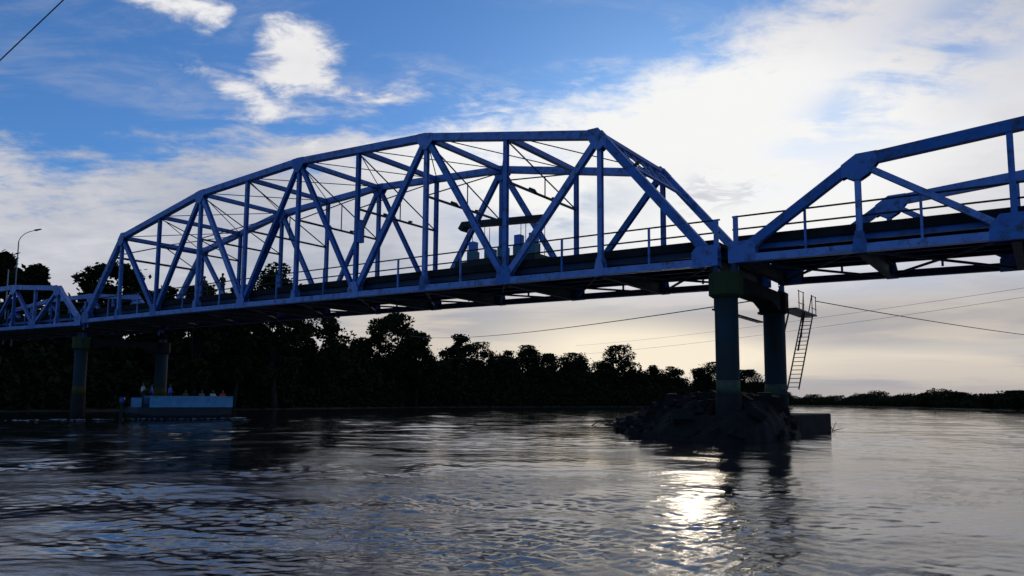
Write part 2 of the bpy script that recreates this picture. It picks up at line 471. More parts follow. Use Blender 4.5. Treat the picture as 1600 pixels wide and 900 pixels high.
idx = np.arange(N*N).reshape(N, N)
fs = np.stack([idx[:-1, :-1], idx[1:, :-1], idx[1:, 1:], idx[:-1, 1:]], -1).reshape(-1, 4)
def mesh_np(name, vs, fs, mt, smooth=False):
    me = bpy.data.meshes.new(name)
    me.vertices.add(len(vs)); me.vertices.foreach_set('co', np.asarray(vs, np.float32).ravel())
    k = fs.shape[1]
    me.loops.add(fs.size); me.loops.foreach_set('vertex_index', fs.astype(np.int32).ravel())
    me.polygons.add(len(fs)); me.polygons.foreach_set('loop_start', np.arange(0, fs.size, k, dtype=np.int32))
    me.polygons.foreach_set('loop_total', np.full(len(fs), k, np.int32)); me.update(calc_edges=True)
    me.polygons.foreach_set('use_smooth', np.full(len(fs), smooth))
    if mt: me.materials.append(mt)
    o = bpy.data.objects.new(name, me); C.objects.link(o); return o
islet = mesh_np('islet', vs, fs, RUBBLE)
tag(islet, kind='structure')
rk = np.random.default_rng(21); m = MB()
for k in range(1700):
    i_, j_ = rk.integers(2, N-2, 2)
    hz = h[i_, j_]
    if hz < -.05: continue
    s0 = rk.uniform(.10, .34)*(1.5 if rk.random() < .12 else 1)
    c0 = Vector((gx[i_, j_]+rk.uniform(-.1, .1), gy[i_, j_]+rk.uniform(-.1, .1), hz+s0*.25))
    q = Matrix.Rotation(rk.uniform(0, 6.28), 3, 'Z') @ Matrix.Rotation(rk.uniform(-.6, .6), 3, 'X')
    dm = rk.uniform(.6, 1.3, 3)*s0; dm[2] *= .7
    cs8 = [c0+q @ Vector((a*dm[0]*rk.uniform(.6, 1), b*dm[1]*rk.uniform(.6, 1), c_*dm[2]*rk.uniform(.6, 1))) for a in (-1, 1) for b in (-1, 1) for c_ in (-1, 1)]
    m.add(cs8, [(0,1,3,2),(4,6,7,5),(0,4,5,1),(2,3,7,6),(0,2,6,4),(1,5,7,3)])
tag(m.build('rubble', RUBBLE, None, (58, 4, 0)), 'dark broken rubble heaped around the feet of the near pier', 'rubble', kind='stuff')
m = MB()
capx0, capx1, capy0, capy1 = 58.7, 61.5, 3.2, 14.2
m.box(capx0, capx1, capy0, capy1, -1.5, 1.02)
pc = m.build('pile_cap', CONC_DK, None, ((capx0+capx1)/2, 6, -1.5))
bv = pc.modifiers.new('b', 'BEVEL'); bv.width = .08; bv.segments = 2
tag(pc, 'long dark concrete foundation block at the waterline, jutting out right of the pier columns', 'foundation')
m = MB(); r2 = random.Random(3)
for k in range(46):
    t = r2.random()
    x = 46.6+t*6+r2.uniform(-1.3, 1.3); y = 14.8-t*5.5+r2.uniform(-1.6, 1.6); z = .0+t*.35
    L = r2.uniform(.5, 1.9); a = r2.uniform(0, 6.28); el = r2.uniform(-.1, .9)
    p = Vector((x, y, z)); q = p+Vector((math.cos(a)*L, math.sin(a)*L, L*math.sin(el)*.6))
    mid = (p+q)/2+Vector((r2.uniform(-.1, .1), r2.uniform(-.1, .1), r2.uniform(-.05, .15)))
    m.tube([p, mid, q], [.05, .035, .012], 5)
tag(m.build('driftwood', WOOD, None, (48, 13, 0)), 'tangle of dark branches washed up at the left tip of the islet', 'driftwood', kind='stuff')
m = MB()
for (a, b) in (((61.5, 14.2, -.1), (61.7, 14.6, .55)), ((61.55, 14.5, .0), (61.9, 15.4, .12)), ((61.5, 14.4, 0), (61.3, 14.9, .3))):
    m.tube([a, b], .03, 5, r1=.012)
tag(m.build('snagged_branch', WOOD, None, (61.5, 14.3, 0)), 'small twig snagged at the right corner of the foundation block', 'branch')

# ------------------------------------------------------------------ cables
def cable(name, a, b, sag, r, label, group=None):
    a = Vector(a); b = Vector(b); pts = []
    for i in range(25):
        t = i/24; p = a+(b-a)*t; p.z -= sag*4*t*(1-t); pts.append(p)
    m = MB(); m.tube(pts, r, 5)
    return tag(m.build(name, WIRE, None, a), label, 'cable', group)
cable('cable', (61.35, 12.2, 7.5), (82.4, 77.7, 8.3), .5, .028, 'dark cable running from the inspection platform out to the right edge')
cable('cable', (60.1, 8.0, 7.3), (-60.9, 103.8, 18.4), 1.2, .035, 'long thin cable from the far column to the trees left, below the deck')
cable('cable', (39.1, -23.6, 10.4), (44.6, -19.9, 17.5), .0, .022, 'thin overhead wire crossing the top left corner of the sky')
cable('cable', (-32.6, 138.5, 17.0), (78.6, 57.9, 14.2), .8, .02, 'faint upper wire crossing the sky behind the right pier')
cable('cable', (-86.9, 147.9, 15.7), (78.9, 62.9, 14.0), 2.5, .02, 'faint lower wire crossing the sky behind the right pier')

# ------------------------------------------------------------------ birds and lamps
def bird(loc, hd, label):
    x, y, z = loc
    me = MB(); c, s_ = math.cos(hd), math.sin(hd)
    P = lambda a, h: (x+c*a, y+s_*a, z+h)
    me.tube([P(-.34, .10), P(-.16, .17), P(-.02, .24), P(.10, .34), P(.15, .42), P(.20, .45), P(.25, .44), P(.31, .42)],
            [.02, .05, .095, .095, .05, .055, .03, .006], 8)
    me.tube([P(.0, .2), P(.01, .0)], .012, 4)
    o = me.build('bird', mat('black_feathers', (.012, .012, .013), .6), None, loc)
    return tag(o, label, 'bird')
BZ = lambda t: zA(t)
b0 = Vector((59.9, 0, zsA[10])); b1 = Vector((54, 0, topA[9]))
p = b1+(b0-b1)*.34
bird((p.x, .05, p.z+.32), 1.0, 'dark bird perched on the sloping end post at the right end of the big truss')

def lamp_pair(t, label):
    x = S*t+.1; zl = zA(t)+5.6
    root = empty('twin_lamp', (x, W/2, zl), label, 'lamp', 'twin lamps under the sway struts')
    m = MB(); m.beam((x, W/2-.95, zl-.02), (x, W/2+.95, zl-.02), .05, .05, (0, 0, 1)); m.build('arm', BLACKISH, root)
    for s_ in (-1, 1):
        m = MB(); m.tube([(x, W/2+s_*.8, zl-.02), (x-.1, W/2+s_*1.0, zl+.10), (x-.2, W/2+s_*1.35, zl+.2)], [.04, .12, .07], 6)
        m.build('lamp_head', BLACKISH, root)
for t, lb in ((8, 'pair of small dark lamps on the brace nearest the right portal of the big truss'),
              (7, 'pair of small dark lamps on the brace above the left end of the roofed wagon'),
              (6, 'pair of small dark lamps on the brace just right of the junction box'),
              (5, 'pair of small dark lamps on the brace at the middle of the big truss')):
    lamp_pair(t, lb)

# street lamp
def street_lamp(x, y, z0, z1, label, arm, both=False):
    root = empty('street_lamp', (x, y, z0), label, 'street lamp')
    m = MB(); m.tube([(x, y, z0), (x, y, z1-1.6), (x, y, z1-1.1)], [.11, .075, .07], 8); m.build('pole', GALV, root)
    m = MB()
    d = Vector(arm)
    pts = [Vector((x, y, z1-1.1)), Vector((x, y, z1-.6))+d*.12, Vector((x, y, z1-.2))+d*.35, Vector((x, y, z1))+d*.65, Vector((x, y, z1+.08))+d*1.0]
    m.tube(pts, .045, 6); m.build('arm', GALV, root)
    e = pts[-1]; dn = d.normalized(); m = MB()
    m.beam(e-dn*.1, e+dn*.75+Vector((0, 0, .06)), .36, .16, (-dn.y, dn.x, 0), .22, .08); m.build('lamp_head', BLACKISH, root)
street_lamp(-40.2, 8.9, 8.8, 24.0, 'tall grey street lamp with a curved arm, rising above the far left span', (2.0, 1.15, .25))
m = MB(); m.tube([(-40.8, 8.2, 9), (-40.8, 8.2, 19)], .08, 8)
tag(m.build('post', GALV, None, (-40.8, 8.2, 9)), 'plain thin grey post just left of the curved street lamp', 'post')

# ------------------------------------------------------------------ open roofed wagon on the deck
wx0, wx1, wy = 41.9, 48.0, 3.9
zd = zA(7.5)+1.07
root = empty('roofed_wagon', ((wx0+wx1)/2, wy, zd), 'open wagon with flat dark roof on thin rods over blue seats, on the deck', 'wagon')
m = MB(); m.sweep([(wx0-.35, wy, 12.62), (wx0-.1, wy, 12.95), (wx0+.3, wy, 12.93), (wx1, wy, 12.55)], .6, .34); m.build('roof', BLACKISH, root)
m = MB(); m.box(wx0, wx1, wy-1.05, wy+1.05, zd+.55, zd+.95); m.build('platform', BLACKISH, root)
for i in range(5):
    x = wx0+.3+i*(wx1-wx0-.5)/4
    for dy in (-.25, .25):
        m = MB(); m.tube([(x, wy+dy, zd+.9), (x, wy+dy, 12.6)], .022, 5); m.build('roof_rod', BLACKISH, root)
SEAT = mat('blue_seat_paint', (.03, .16, .6), .5); SEAT2 = mat('teal_seat_paint', (.03, .14, .2), .6)
for x, full in ((42.5, 1), (43.9, 0), (44.9, 0), (46.1, 1), (47.2, 1)):
    m = MB(); m.box(x-.26, x+.26, wy-.3, wy+.3, zd+.95, zd+1.78)
    st = m.build('seat', SEAT2, root)
    if full:
        m = MB(); m.box(x-.22, x+.22, wy-.25, wy+.2, zd+1.783, zd+2.4); m.build('headrest', SEAT, st)
for x in (wx0+1, wx1-1):
    for s_ in (-1, 1):
        m = MB(); m.tube([(x, wy+s_*.85, zd+.3), (x, wy+s_*1.08, zd+.3)], .3, 16); m.build('wheel', BLACKISH, root)

# ------------------------------------------------------------------ people
def skin(name, joints, edges, radii, mt, parent=None, sub=1):
    me = bpy.data.meshes.new(name)
    me.from_pydata(joints, edges, []); me.update()
    o = bpy.data.objects.new(name, me); C.objects.link(o)
    if parent: o.parent = parent
    sk = o.modifiers.new('skin', 'SKIN'); sk.use_smooth_shade = True
    if not me.skin_vertices: me.skin_vertices.new()
    L = me.skin_vertices[0].data
    for i, r in enumerate(radii): L[i].radius = (r, r) if not isinstance(r, tuple) else r
    L[0].use_root = True
    ss = o.modifiers.new('sub', 'SUBSURF'); ss.levels = sub; ss.render_levels = sub
    me.materials.append(mt)
    return o
SKIN = mat('brown_skin', (.10, .055, .035), .6)
HAIR = mat('black_hair', (.012, .01, .01), .7)
def person(loc, rz, label, shirt, trousers, pose='stand', arm=0.0, group=None, lean=0.0):
    """+x is forward"""
    root_loc = Vector(loc)
    sit = pose == 'sit'
    hip = .46 if sit else .92
    J = {'pel': (0, 0, hip), 'wst': (.0, 0, hip+.16), 'chs': (lean*.6, 0, hip+.38), 'nk': (lean, 0, hip+.53), 'hd': (lean+.03, 0, hip+.64), 'tp': (lean+.02, 0, hip+.76)}
    R_ = {'pel': .13, 'wst': (.12, .11), 'chs': (.15, .12), 'nk': .05, 'hd': .085, 'tp': .075}
    E_ = [('pel', 'wst'), ('wst', 'chs'), ('chs', 'nk'), ('nk', 'hd'), ('hd', 'tp')]
    for s_, n in ((1, 'l'), (-1, 'r')):
        st = .16 if pose == 'walk' else .0
        J['sh'+n] = (lean*.9, s_*.18, hip+.45); R_['sh'+n] = .06
        J['el'+n] = (lean+arm*.25-.03, s_*.24, hip+.20+arm*.08); R_['el'+n] = .042
        J['wr'+n] = (lean+arm*.5+.12, s_*.2, hip+.02+arm*.3); R_['wr'+n] = .03
        J['ha'+n] = (lean+arm*.58+.16, s_*.19, hip-.05+arm*.32); R_['ha'+n] = .035
        E_ += [('chs', 'sh'+n), ('sh'+n, 'el'+n), ('el'+n, 'wr'+n), ('wr'+n, 'ha'+n)]
        J['th'+n] = (0.02, s_*.10, hip-.06); R_['th'+n] = .09
        if sit:
            J['kn'+n] = (.44, s_*.13, hip+.0); J['an'+n] = (.42, s_*.13, .07); J['fo'+n] = (.58, s_*.14, .04)
        else:
            J['kn'+n] = (.05+s_*st*.7, s_*.1, .49); J['an'+n] = (s_*st*1.1-.02, s_*.1, .08); J['fo'+n] = (s_*st*1.1+.13, s_*.11, .04)
        R_['kn'+n] = .06; R_['an'+n] = .04; R_['fo'+n] = .035
        E_ += [('pel', 'th'+n), ('th'+n, 'kn'+n), ('kn'+n, 'an'+n), ('an'+n, 'fo'+n)]
    K = list(J); ix = {k: i for i, k in enumerate(K)}
    o = skin('person', [J[k] for k in K], [(ix[a], ix[b]) for a, b in E_], [R_[k] for k in K], SKIN, None, 2)
    o.location = root_loc; o.rotation_euler = (0, 0, rz)
    tag(o, label, 'person', group)
    def sub(name, keys, edges, grow, mt):
        ii = {k: i for i, k in enumerate(keys)}
        rr = []
        for k in keys:
            r = R_[k]; rr.append(tuple(q*grow for q in r) if isinstance(r, tuple) else r*grow)
        return skin(name, [J[k] for k in keys], [(ii[a], ii[b]) for a, b in edges], rr, mt, o, 2)
    sub('shirt', ['pel', 'wst', 'chs', 'shl', 'shr', 'ell', 'elr'], [('pel', 'wst'), ('wst', 'chs'), ('chs', 'shl'), ('chs', 'shr'), ('shl', 'ell'), ('shr', 'elr')], 1.22, shirt)
    sub('trousers', ['pel', 'thl', 'thr', 'knl', 'knr', 'anl', 'anr'], [('pel', 'thl'), ('pel', 'thr'), ('thl', 'knl'), ('thr', 'knr'), ('knl', 'anl'), ('knr', 'anr')], 1.2, trousers)
    hz = J['tp']
    me = MB(); me.tube([(hz[0]-.04, 0, hz[2]-.06), (hz[0]-.02, 0, hz[2]+.03), (hz[0], 0, hz[2]+.075)], [.10, .095, .04], 10)
    h_ = me.build('hair', HAIR, None); h_.parent = o
    return o
def cloth(n, c): return mat(n, c, .85)
BLUE_C = cloth('blue_cloth', (.08, .12, .75)); PALE_C = cloth('pale_cloth', (.5, .5, .48)); DARK_C = cloth('dark_cloth', (.02, .02, .03)); RED_C = cloth('red_cloth', (.55, .05, .03)); NAVY_C = cloth('navy_cloth', (.02, .03, .1)); OLIVE_C = cloth('olive_cloth', (.06, .06, .04))

zp = zA(3.2)+1.07
person((20.0, .85, zp), math.pi, 'upright person in dark clothes, right one of the two walkers on the deck', DARK_C, NAVY_C, 'walk', .1)
person((17.6, .9, zA(2.9)+1.07), math.pi, 'leaning person in navy shirt, left one of the two walkers on the deck', NAVY_C, DARK_C, 'walk', .6, lean=.14)

# ------------------------------------------------------------------ boat
bow = Vector((7.3, 10.1, .15)); stern = Vector((5.2, 2.2, .15))
L_ = (bow-stern).length; ax = math.atan2(bow.y-stern.y, bow.x-stern.x)
BOAT = mat('faded_blue_boat_paint', (.09, .30, .52), .55, col2=(.06, .20, .38), scale=1.5, spots=((.01, .02, .05), 2.5, .6, .68))
HULL_DK = mat('dark_wet_hull', (.012, .016, .03), .5)
broot = empty('passenger_boat', tuple(stern), 'long open river boat with faded blue side carrying passengers under the bridge', 'boat', rz=ax)
def boat_part(name, sections, mt, parent, thick=.07):
    """sections: list of (x, [(y,z)...]) open outer profile from gunwale to keel, mirrored"""
    bm = bmesh.new(); rows = []
    for x, prof in sections:
        ring = [(x, -y, z) for y, z in prof]+[(x, y, z) for y, z in prof[::-1]]
        rows.append([bm.verts.new(v) for v in ring])
    for a, b in zip(rows[:-1], rows[1:]):
        for i in range(len(a)-1): bm.faces.new((a[i], a[i+1], b[i+1], b[i]))
    bm.faces.new(rows[0]); bm.faces.new(rows[-1][::-1])
    bmesh.ops.recalc_face_normals(bm, faces=bm.faces)
    me = bpy.data.meshes.new(name); bm.to_mesh(me); bm.free(); me.materials.append(mt)
    o = bpy.data.objects.new(name, me); C.objects.link(o); o.parent = parent
    sd = o.modifiers.new('s', 'SOLIDIFY'); sd.thickness = thick; sd.offset = -1
    return o
Ls = L_
boat_part('hull', [(-.55, [(.55, .95), (.5, .5), (.1, .35)]), (.1, [(.95, .95), (.9, .4), (.6, -.05), (.05, -.1)]), (1.6, [(1.12, .95), (1.05, .2), (.8, -.25), (.05, -.3)]),
                   (Ls*.55, [(1.15, .95), (1.1, .2), (.85, -.3), (.05, -.35)]), (Ls*.85, [(1.1, .95), (1.0, .2), (.7, -.25), (.05, -.3)]), (Ls, [(.9, .95), (.8, .3), (.4, .0), (.05, -.05)])], HULL_DK, broot)
m = MB()
for s_ in (-1, 1):
    prof = [(1.0, 1.10), (1.6, 1.155), (Ls*.55, 1.19), (Ls*.85, 1.14), (Ls, .96)]
    for (x0, y0), (x1, y1) in zip(prof[:-1], prof[1:]):
        m.beam((x0, s_*y0, 1.42), (x1, s_*y1, 1.42), .95, .05, (0, 0, 1))
m.box(Ls-.02, Ls+.03, -.95, .95, .95, 1.9)
w_ = m.build('side_board', BOAT, None); w_.parent = broot
m = MB()
for s_ in (-1, 1): m.beam((.9, s_*1.16, 1.93), (Ls, s_*1.05, 1.93), .07, .14, (0, 0, 1))
m.box(.95, 1.05, -1.1, 1.1, 1.86, 1.92)
w_ = m.build('rubbing_rail', mat('pale_rail_paint', (.12, .25, .4), .6), None); w_.parent = broot
m = MB(); m.box(-.1, .45, -.72, .72, .93, 1.75); m.box(-.12, .47, -.75, .75, 1.75, 1.80)
w_ = m.build('stern_locker', BOAT, None); w_.parent = broot
for i, x in enumerate((1.6, 3.0, 4.3, 5.5, 6.5, 7.4)):
    if x > Ls-.4: break
    m = MB(); m.box(x-.16, x+.16, -1.02, 1.02, 1.72, 1.78)
    w_ = m.build('bench', WOOD, None); w_.parent = broot
m = MB(); m.box(.6, Ls-.1, -.95, .95, 1.24, 1.28); w_ = m.build('floor_board', WOOD, None); w_.parent = broot
# outboard motor
m = MB()
m.tube([(-.95, 0, 1.25), (-.95, 0, 1.45), (-.95, 0, 1.75), (-.93, 0, 1.86)], [.17, .23, .22, .10], 12)
mo = m.build('outboard_motor', mat('blue_black_cowling', (.02, .04, .2), .4), None); mo.parent = broot
m = MB(); m.beam((-.95, 0, 1.25), (-1.0, 0, -.45), .12, .2, (0, 1, 0)); m.beam((-.95, 0, 1.0), (-.5, 0, .9), .3, .08, (0, 1, 0)); m.tube([(-.85, 0, 1.4), (-.3, .1, 1.55)], .025, 6)
for a in range(3):
    th = a*2.094; m.beam((-1.12, 0, -.35), (-1.12, .15*math.cos(th), -.35+.15*math.sin(th)), .1, .02, (1, .4, 0))
w_ = m.build('motor_leg', BLACKISH, None); w_.parent = mo
def on_boat(x, y): 
    c, s_ = math.cos(ax), math.sin(ax); return (stern.x+c*x-s_*y, stern.y+s_*x+c*y)
LIFT = .55
ppl = [(.55, -.3, 1.0, 0.3, 'person in a pale shirt standing at the stern of the boat beside the motor', PALE_C, DARK_C, 'stand', .5),
       (1.45, .35, .88, 2.8, 'person in bright blue standing nearest the stern, beside the one in pale', BLUE_C, DARK_C, 'stand', .2),
       (2.75, -.45, .88, 0.2, 'person in bright blue standing amidships, right one of the two in blue', BLUE_C, NAVY_C, 'stand', .3),
       (4.3, .3, .92, -1.4, 'person in dark olive clothes sitting on the middle bench of the boat', OLIVE_C, DARK_C, 'sit', .5),
       (5.5, -.5, .92, -1.5, 'person in grey shirt and red trousers sitting third from the bow', cloth('grey_cloth', (.14, .14, .14)), RED_C, 'sit', .4),
       (6.5, -.5, .92, -1.5, 'person in pale shirt and red trousers sitting second from the bow', PALE_C, RED_C, 'sit', .6),
       (7.4, -.45, .92, -1.6, 'person in a red shirt sitting right by the bow of the boat', RED_C, DARK_C, 'sit', .5)]
for x, y, z, r_, lb, a, b, ps, ar in ppl:
    q = on_boat(x, y)
    if ps == 'stand': person((q[0], q[1], z+LIFT), ax+r_, lb, a, b, ps, ar, 'passengers in the boat')
    else: person((q[0], q[1], z+LIFT-.08), ax+r_, lb, a, b, ps, ar, 'passengers in the boat')

# ------------------------------------------------------------------ land
left = [(20, -140), (-20, -80), (-52.5, -22.2), (-54.2, -1.1), (-57.9, 14.5), (-57.9, 38.9), (-65.4, 71.4), (-75.9, 109.9), (-86.7, 148.1), (-79.1, 191.8), (-69.1, 221.4), (-49.2, 269.7), (-22, 292)]
right = [(-190, 760), (-117, 600), (-43.9, 475), (20.4, 304.2), (50.9, 217.2), (67.9, 163.1), (92.9, 116.7), (111.1, 81.6), (150, 40), (220, 0)]
def bank(name, line, away, rise):
    m = MB(); n = len(line); rows = []
    offs = [(0, -1.0), (1.0, .1), (4, rise*.7), (10, rise), (60, rise+.6), (900, rise+1.5)]
    P = [Vector((a, b, 0)) for a, b in line]
    vs = []
    for i, p in enumerate(P):
        d = (P[min(i+1, n-1)]-P[max(0, i-1)]).normalized(); nn = Vector((-d.y, d.x, 0))*away
        if name == 'river_bank' and i == n-1: nn = Vector((-.6, .8, 0))
        for o_, z in offs: 
            q = p+nn*o_; vs.append((q.x, q.y, z))
    k = len(offs); fs = []
    for i in range(n-1):
        for j in range(k-1): fs.append((i*k+j, (i+1)*k+j, (i+1)*k+j+1, i*k+j+1))
    m.add(vs, fs, True)
    o = m.build(name, EARTH); tag(o, kind='structure'); return o
bank('river_bank', left, 1, 1.6)
bank('far_bank', right, 1, 1.2)
m = MB(); m.add([(-4000, -4000, -6), (4000, -4000, -6), (4000, 6000, -6), (-4000, 6000, -6)], [(0, 1, 2, 3)])
tag(m.build('river_bed', EARTH), kind='structure')

# ------------------------------------------------------------------ vegetation
def leaf_quads(P, size, rng, flat=.0):
    """P (n,3) centres -> quads, leaf-shaped rhombi with random orientation"""
    n = len(P)
    a = rng.normal(size=(n, 3)); a[:, 2] *= .6; a /= np.linalg.norm(a, axis=1)[:, None]
    b = rng.normal(size=(n, 3)); b = np.cross(a, b); b /= np.linalg.norm(b, axis=1)[:, None]
    s_ = (size*rng.uniform(.55, 1.3, n))[:, None]
    v = np.stack([P-a*s_, P-b*s_*.55, P+a*s_, P+b*s_*.55], 1).reshape(-1, 3)
    f = np.arange(4*n).reshape(n, 4)
    return v, f
def tree(name, x, y, z0, H, R0, kind, seed, mt, label, group):
    rng = np.random.default_rng(seed)
    root = empty(name, (x, y, z0), label, 'tree', group)
    # envelope: list of cluster centres
    if kind == 'r': n = 42; lo, hi = .12, .93; asp = 1.0
    elif kind == 's': n = 46; lo, hi = .55, .95; asp = 1.0
    elif kind == 'u': n = 36; lo, hi = .30, .95; asp = 1.0
    else: n = 38; lo, hi = .18, .95; asp = 1.0
    cl = []
    th = rng.uniform(0, 2*np.pi, n)
    for k in range(n):
        t = rng.uniform(0, 1)
        hz = lo+(hi-lo)*t
        if kind == 'r': rad = math.sqrt(max(.05, 1-abs((t-.42)/.62)**2.2))
        elif kind == 's': rad = math.sqrt(max(.05, 1-((t-.2)/.85)**2))
        elif kind == 'u': rad = (.35+.65*math.sin(min(1, t/.65)*math.pi/2)) if t < .75 else math.sqrt(max(.08, 1-((t-.75)/.27)**2))
        else: rad = math.sqrt(max(.08, 1-((t-.5)/.58)**2))
        rr = R0*rad*rng.uniform(.35, .9)
        cl.append((math.cos(th[k])*rr, math.sin(th[k])*rr, H*hz))
    cl.append((rng.uniform(-.15, .15)*R0, rng.uniform(-.15, .15)*R0, H*.955))
    cl = np.array(cl)
    cr = {'r': R0*.33, 's': R0*.17, 'u': R0*.27, 'a': R0*.27}[kind]+.3
    per = {'r': 230, 's': 150, 'u': 190, 'a': 150}[kind]
    leaves = []
    for c_ in cl:
        k = int(per*rng.uniform(.6, 1.25))
        q = rng.normal(size=(k, 3)); q /= np.linalg.norm(q, axis=1)[:, None]+1e-6
        q *= (rng.uniform(.25, 1, k)**.5)[:, None]*cr*rng.uniform(.7, 1.25)*np.array([1, 1, .68])
        leaves.append(c_+q)
        # twig tufts that break the outline
        kk = k//5
        q = rng.normal(size=(kk, 3))*cr*.55*np.array([1, 1, .7]); leaves.append(c_+q)
    Pn = np.concatenate(leaves)
    Pn[:, 2] = np.minimum(Pn[:, 2], H*1.0+rng.uniform(-.3, .1, len(Pn)))
    v, f = leaf_quads(Pn, max(.26, min(.5, H*.021)), rng)
    cr_o = mesh_np('crown', v, f, mt); cr_o.parent = root
    m = MB()
    fork = H*(.30 if kind != 's' else .42)
    tr = max(.15, H*.018)
    bend = rng.uniform(-.04, .04, 2)*H
    m.tube([(0, 0, -.5), (bend[0]*.4, bend[1]*.4, fork*.5), (bend[0], bend[1], fork)], [tr*1.3, tr, tr*.85], 8)
    order = rng.permutation(len(cl))[:14]
    for k in order:
        e = cl[k]; s0 = Vector((bend[0], bend[1], fork*rng.uniform(.8, 1)))
        e = Vector(e); mid = s0+(e-s0)*.5+Vector((0, 0, H*.04))
        m.tube([s0, mid, e], [tr*.5, tr*.28, tr*.08], 5)
    tk = m.build('trunk', BARK, None); tk.parent = root
    return root
TREES = [
(-69.3,18.2,26.5,6.5,'r','tall dense dark tree at the far left edge, its crown around the street lamp'),
(-69.8,22.6,25.1,5.6,'r','dark tree just right of the street lamp, slightly lower than its neighbour'),
(-66.8,24.6,21.3,3.7,'r','short narrow tree in the dip between the street lamp trees and the spreading tree'),
(-63.4,32.4,26.1,18.0,'s','wide spreading tree with airy crown behind the left end of the big truss'),
(-64.0,42.4,23.2,8.4,'r','low tree under the right side of the wide spreading crown, behind the deck'),
(-61.3,47.1,24.6,9.7,'a','loose open tree seen through the left panels of the big truss beside the walkers'),
(-61.8,55.7,25.0,9.0,'r','rounded tree just left of the tallest one seen through the big truss'),
(-61.5,65.0,31.1,12.4,'r','tallest dense tree seen through the big truss, its crown well above the railing'),
(-71.4,84.9,23.4,12.9,'a','loose tree with bright sky gaps just under the deck, left of the first open sky'),
(-72.8,78.2,20.8,9.0,'a','airy tree under the deck, second to the left of the first open sky'),
(-72.5,66.6,19.3,11.3,'a','airy tree under the deck above the bow of the boat'),
(-72.8,57.0,18.0,9.4,'a','airy tree under the deck above the middle of the boat'),
(-72.6,47.5,17.9,7.7,'a','airy tree under the deck beside the distant pier'),
(-87.4,112.2,19.9,10.1,'r','low bushy tree filling the notch left of the high domed tree'),
(-81.3,118.7,27.2,14.6,'u','high domed tree whose layered top touches the underside of the bridge'),
(-80.3,126.8,22.0,12.4,'r','dense tree forming the right shoulder of the high domed tree'),
(-87.9,147.0,14.7,6.2,'r','small tree in the gap between the high domed tree and the umbrella shaped tree'),
(-94.6,161.1,25.0,11.9,'u','umbrella shaped tree with sky showing under its canopy, right of the high domed tree'),
(-92.6,171.9,23.0,13.6,'a','feathery tree directly right of the umbrella shaped tree'),
(-90.2,183.9,20.5,10.3,'r','lower rounded tree between the feathery tree and the broad domed one'),
(-87.4,192.1,22.8,15.7,'r','broad domed tree in the middle of the far bank'),
(-84.4,202.7,20.2,10.3,'r','small round tree right of the broad domed tree'),
(-80.8,214.5,21.2,14.1,'r','pointed round tree left of the gap in the far tree line'),
(-77.2,228.3,14.9,7.8,'r','low tree in the gap before the big lone crown'),
(-73.2,236.3,25.1,18.9,'a','big lone crown with two rounded humps standing above the tree line left of the pier'),
(-67.1,256.3,17.6,9.3,'r','small round tree directly right of the big lone crown'),
(-61.8,264.3,17.3,13.3,'u','flat topped low tree between the big lone crown and the pier'),
(-53.9,278.5,17.1,14.2,'r','low rounded tree left of the smooth dome beside the near column'),
(-48.7,286.0,19.8,22.9,'r','smooth dark dome of foliage touching the left side of the near column'),
(-37.3,290.0,16.3,17.0,'r','foliage seen between the two columns of the near pier, left half'),
(-31.5,297.2,11.0,14.3,'r','lower foliage seen between the two columns, right half'),
(-24.6,299.3,6.7,11.4,'r','bush at the foot of the far column where the tree line ends'),
(66.6,173.1,4.6,9.0,'r','round bush at the right edge of the far right bank'),
(60.6,192.8,3.6,6.7,'r','small bush left of the rightmost round bush on the far right bank'),
(48.9,237.1,5.2,9.4,'r','slightly taller bush in the middle of the far right bank'),
(37.3,266.1,4.3,11.5,'r','wide low bush left of the taller one on the far right bank')]
for i, (x, y, z, w, k, lb) in enumerate(TREES):
    small = z < 8
    tree('bush' if small else 'tree', x, y, 1.0, z-1.0, w/2*(1.0 if not small else .8), k, 50+i, LEAF if i % 3 else LEAF2, lb, 'trees along the far bank')

def thicket(name, line, inner, hfun, n, size, seed, mt, away=1, label=None, lowf=False):
    rng = np.random.default_rng(seed)
    P = np.array(line, float); seg = np.diff(P, axis=0); L = np.linalg.norm(seg, axis=1); cum = np.concatenate([[0], np.cumsum(L)])
    t = rng.uniform(0, cum[-1], n); k = np.clip(np.searchsorted(cum, t)-1, 0, len(L)-1)
    f = (t-cum[k])/L[k]; d = seg[k]/L[k][:, None]; nn = np.stack([-d[:, 1], d[:, 0]], 1)*away
    dep = rng.uniform(1.0, inner, n)
    base = P[k]+seg[k]*f[:, None]+nn*dep[:, None]
    hh = hfun(t, cum[-1])*(.72+.2*np.sin(t*.31+1.3)*np.sin(t*.083)+.12*np.sin(t*.9)+.12*np.sin(t*2.1+dep))
    if lowf: hh = hfun(t, cum[-1])*(.74+.14*np.sin(t*.11)+.10*np.sin(t*.047+2)+.05*np.sin(t*.37+dep*.2)+.03*np.sin(t*1.1))
    hh *= np.clip(.35+dep/inner*1.1, 0, 1)
    z = 0.3+hh*rng.uniform(0, 1, n)**.8
    v, f_ = leaf_quads(np.stack([base[:, 0], base[:, 1], z], 1), size, rng)
    o = mesh_np(name, v, f_, mt)
    return tag(o, label, 'undergrowth', kind='stuff')
thicket('riverside_thicket', left[2:], 16, lambda t, T: np.interp(t/T, [0, .25, .5, .75, 1], [18, 18, 19, 19, 10]), 230000, .72, 5, LEAF, 1, 'dark unbroken undergrowth filling the far bank below the tree crowns')
thicket('far_woods', right[:8], 14, lambda t, T: np.interp(t/T, [0, .2, .4, .55, .6, .7, .78, .86, 1], [8, 10, 8, 8.5, 7, 7, 5.6, 5.6, 5.4]), 110000, .42, 6, LEAF2, 1, 'low dark wooded shore across the open river at right', True)

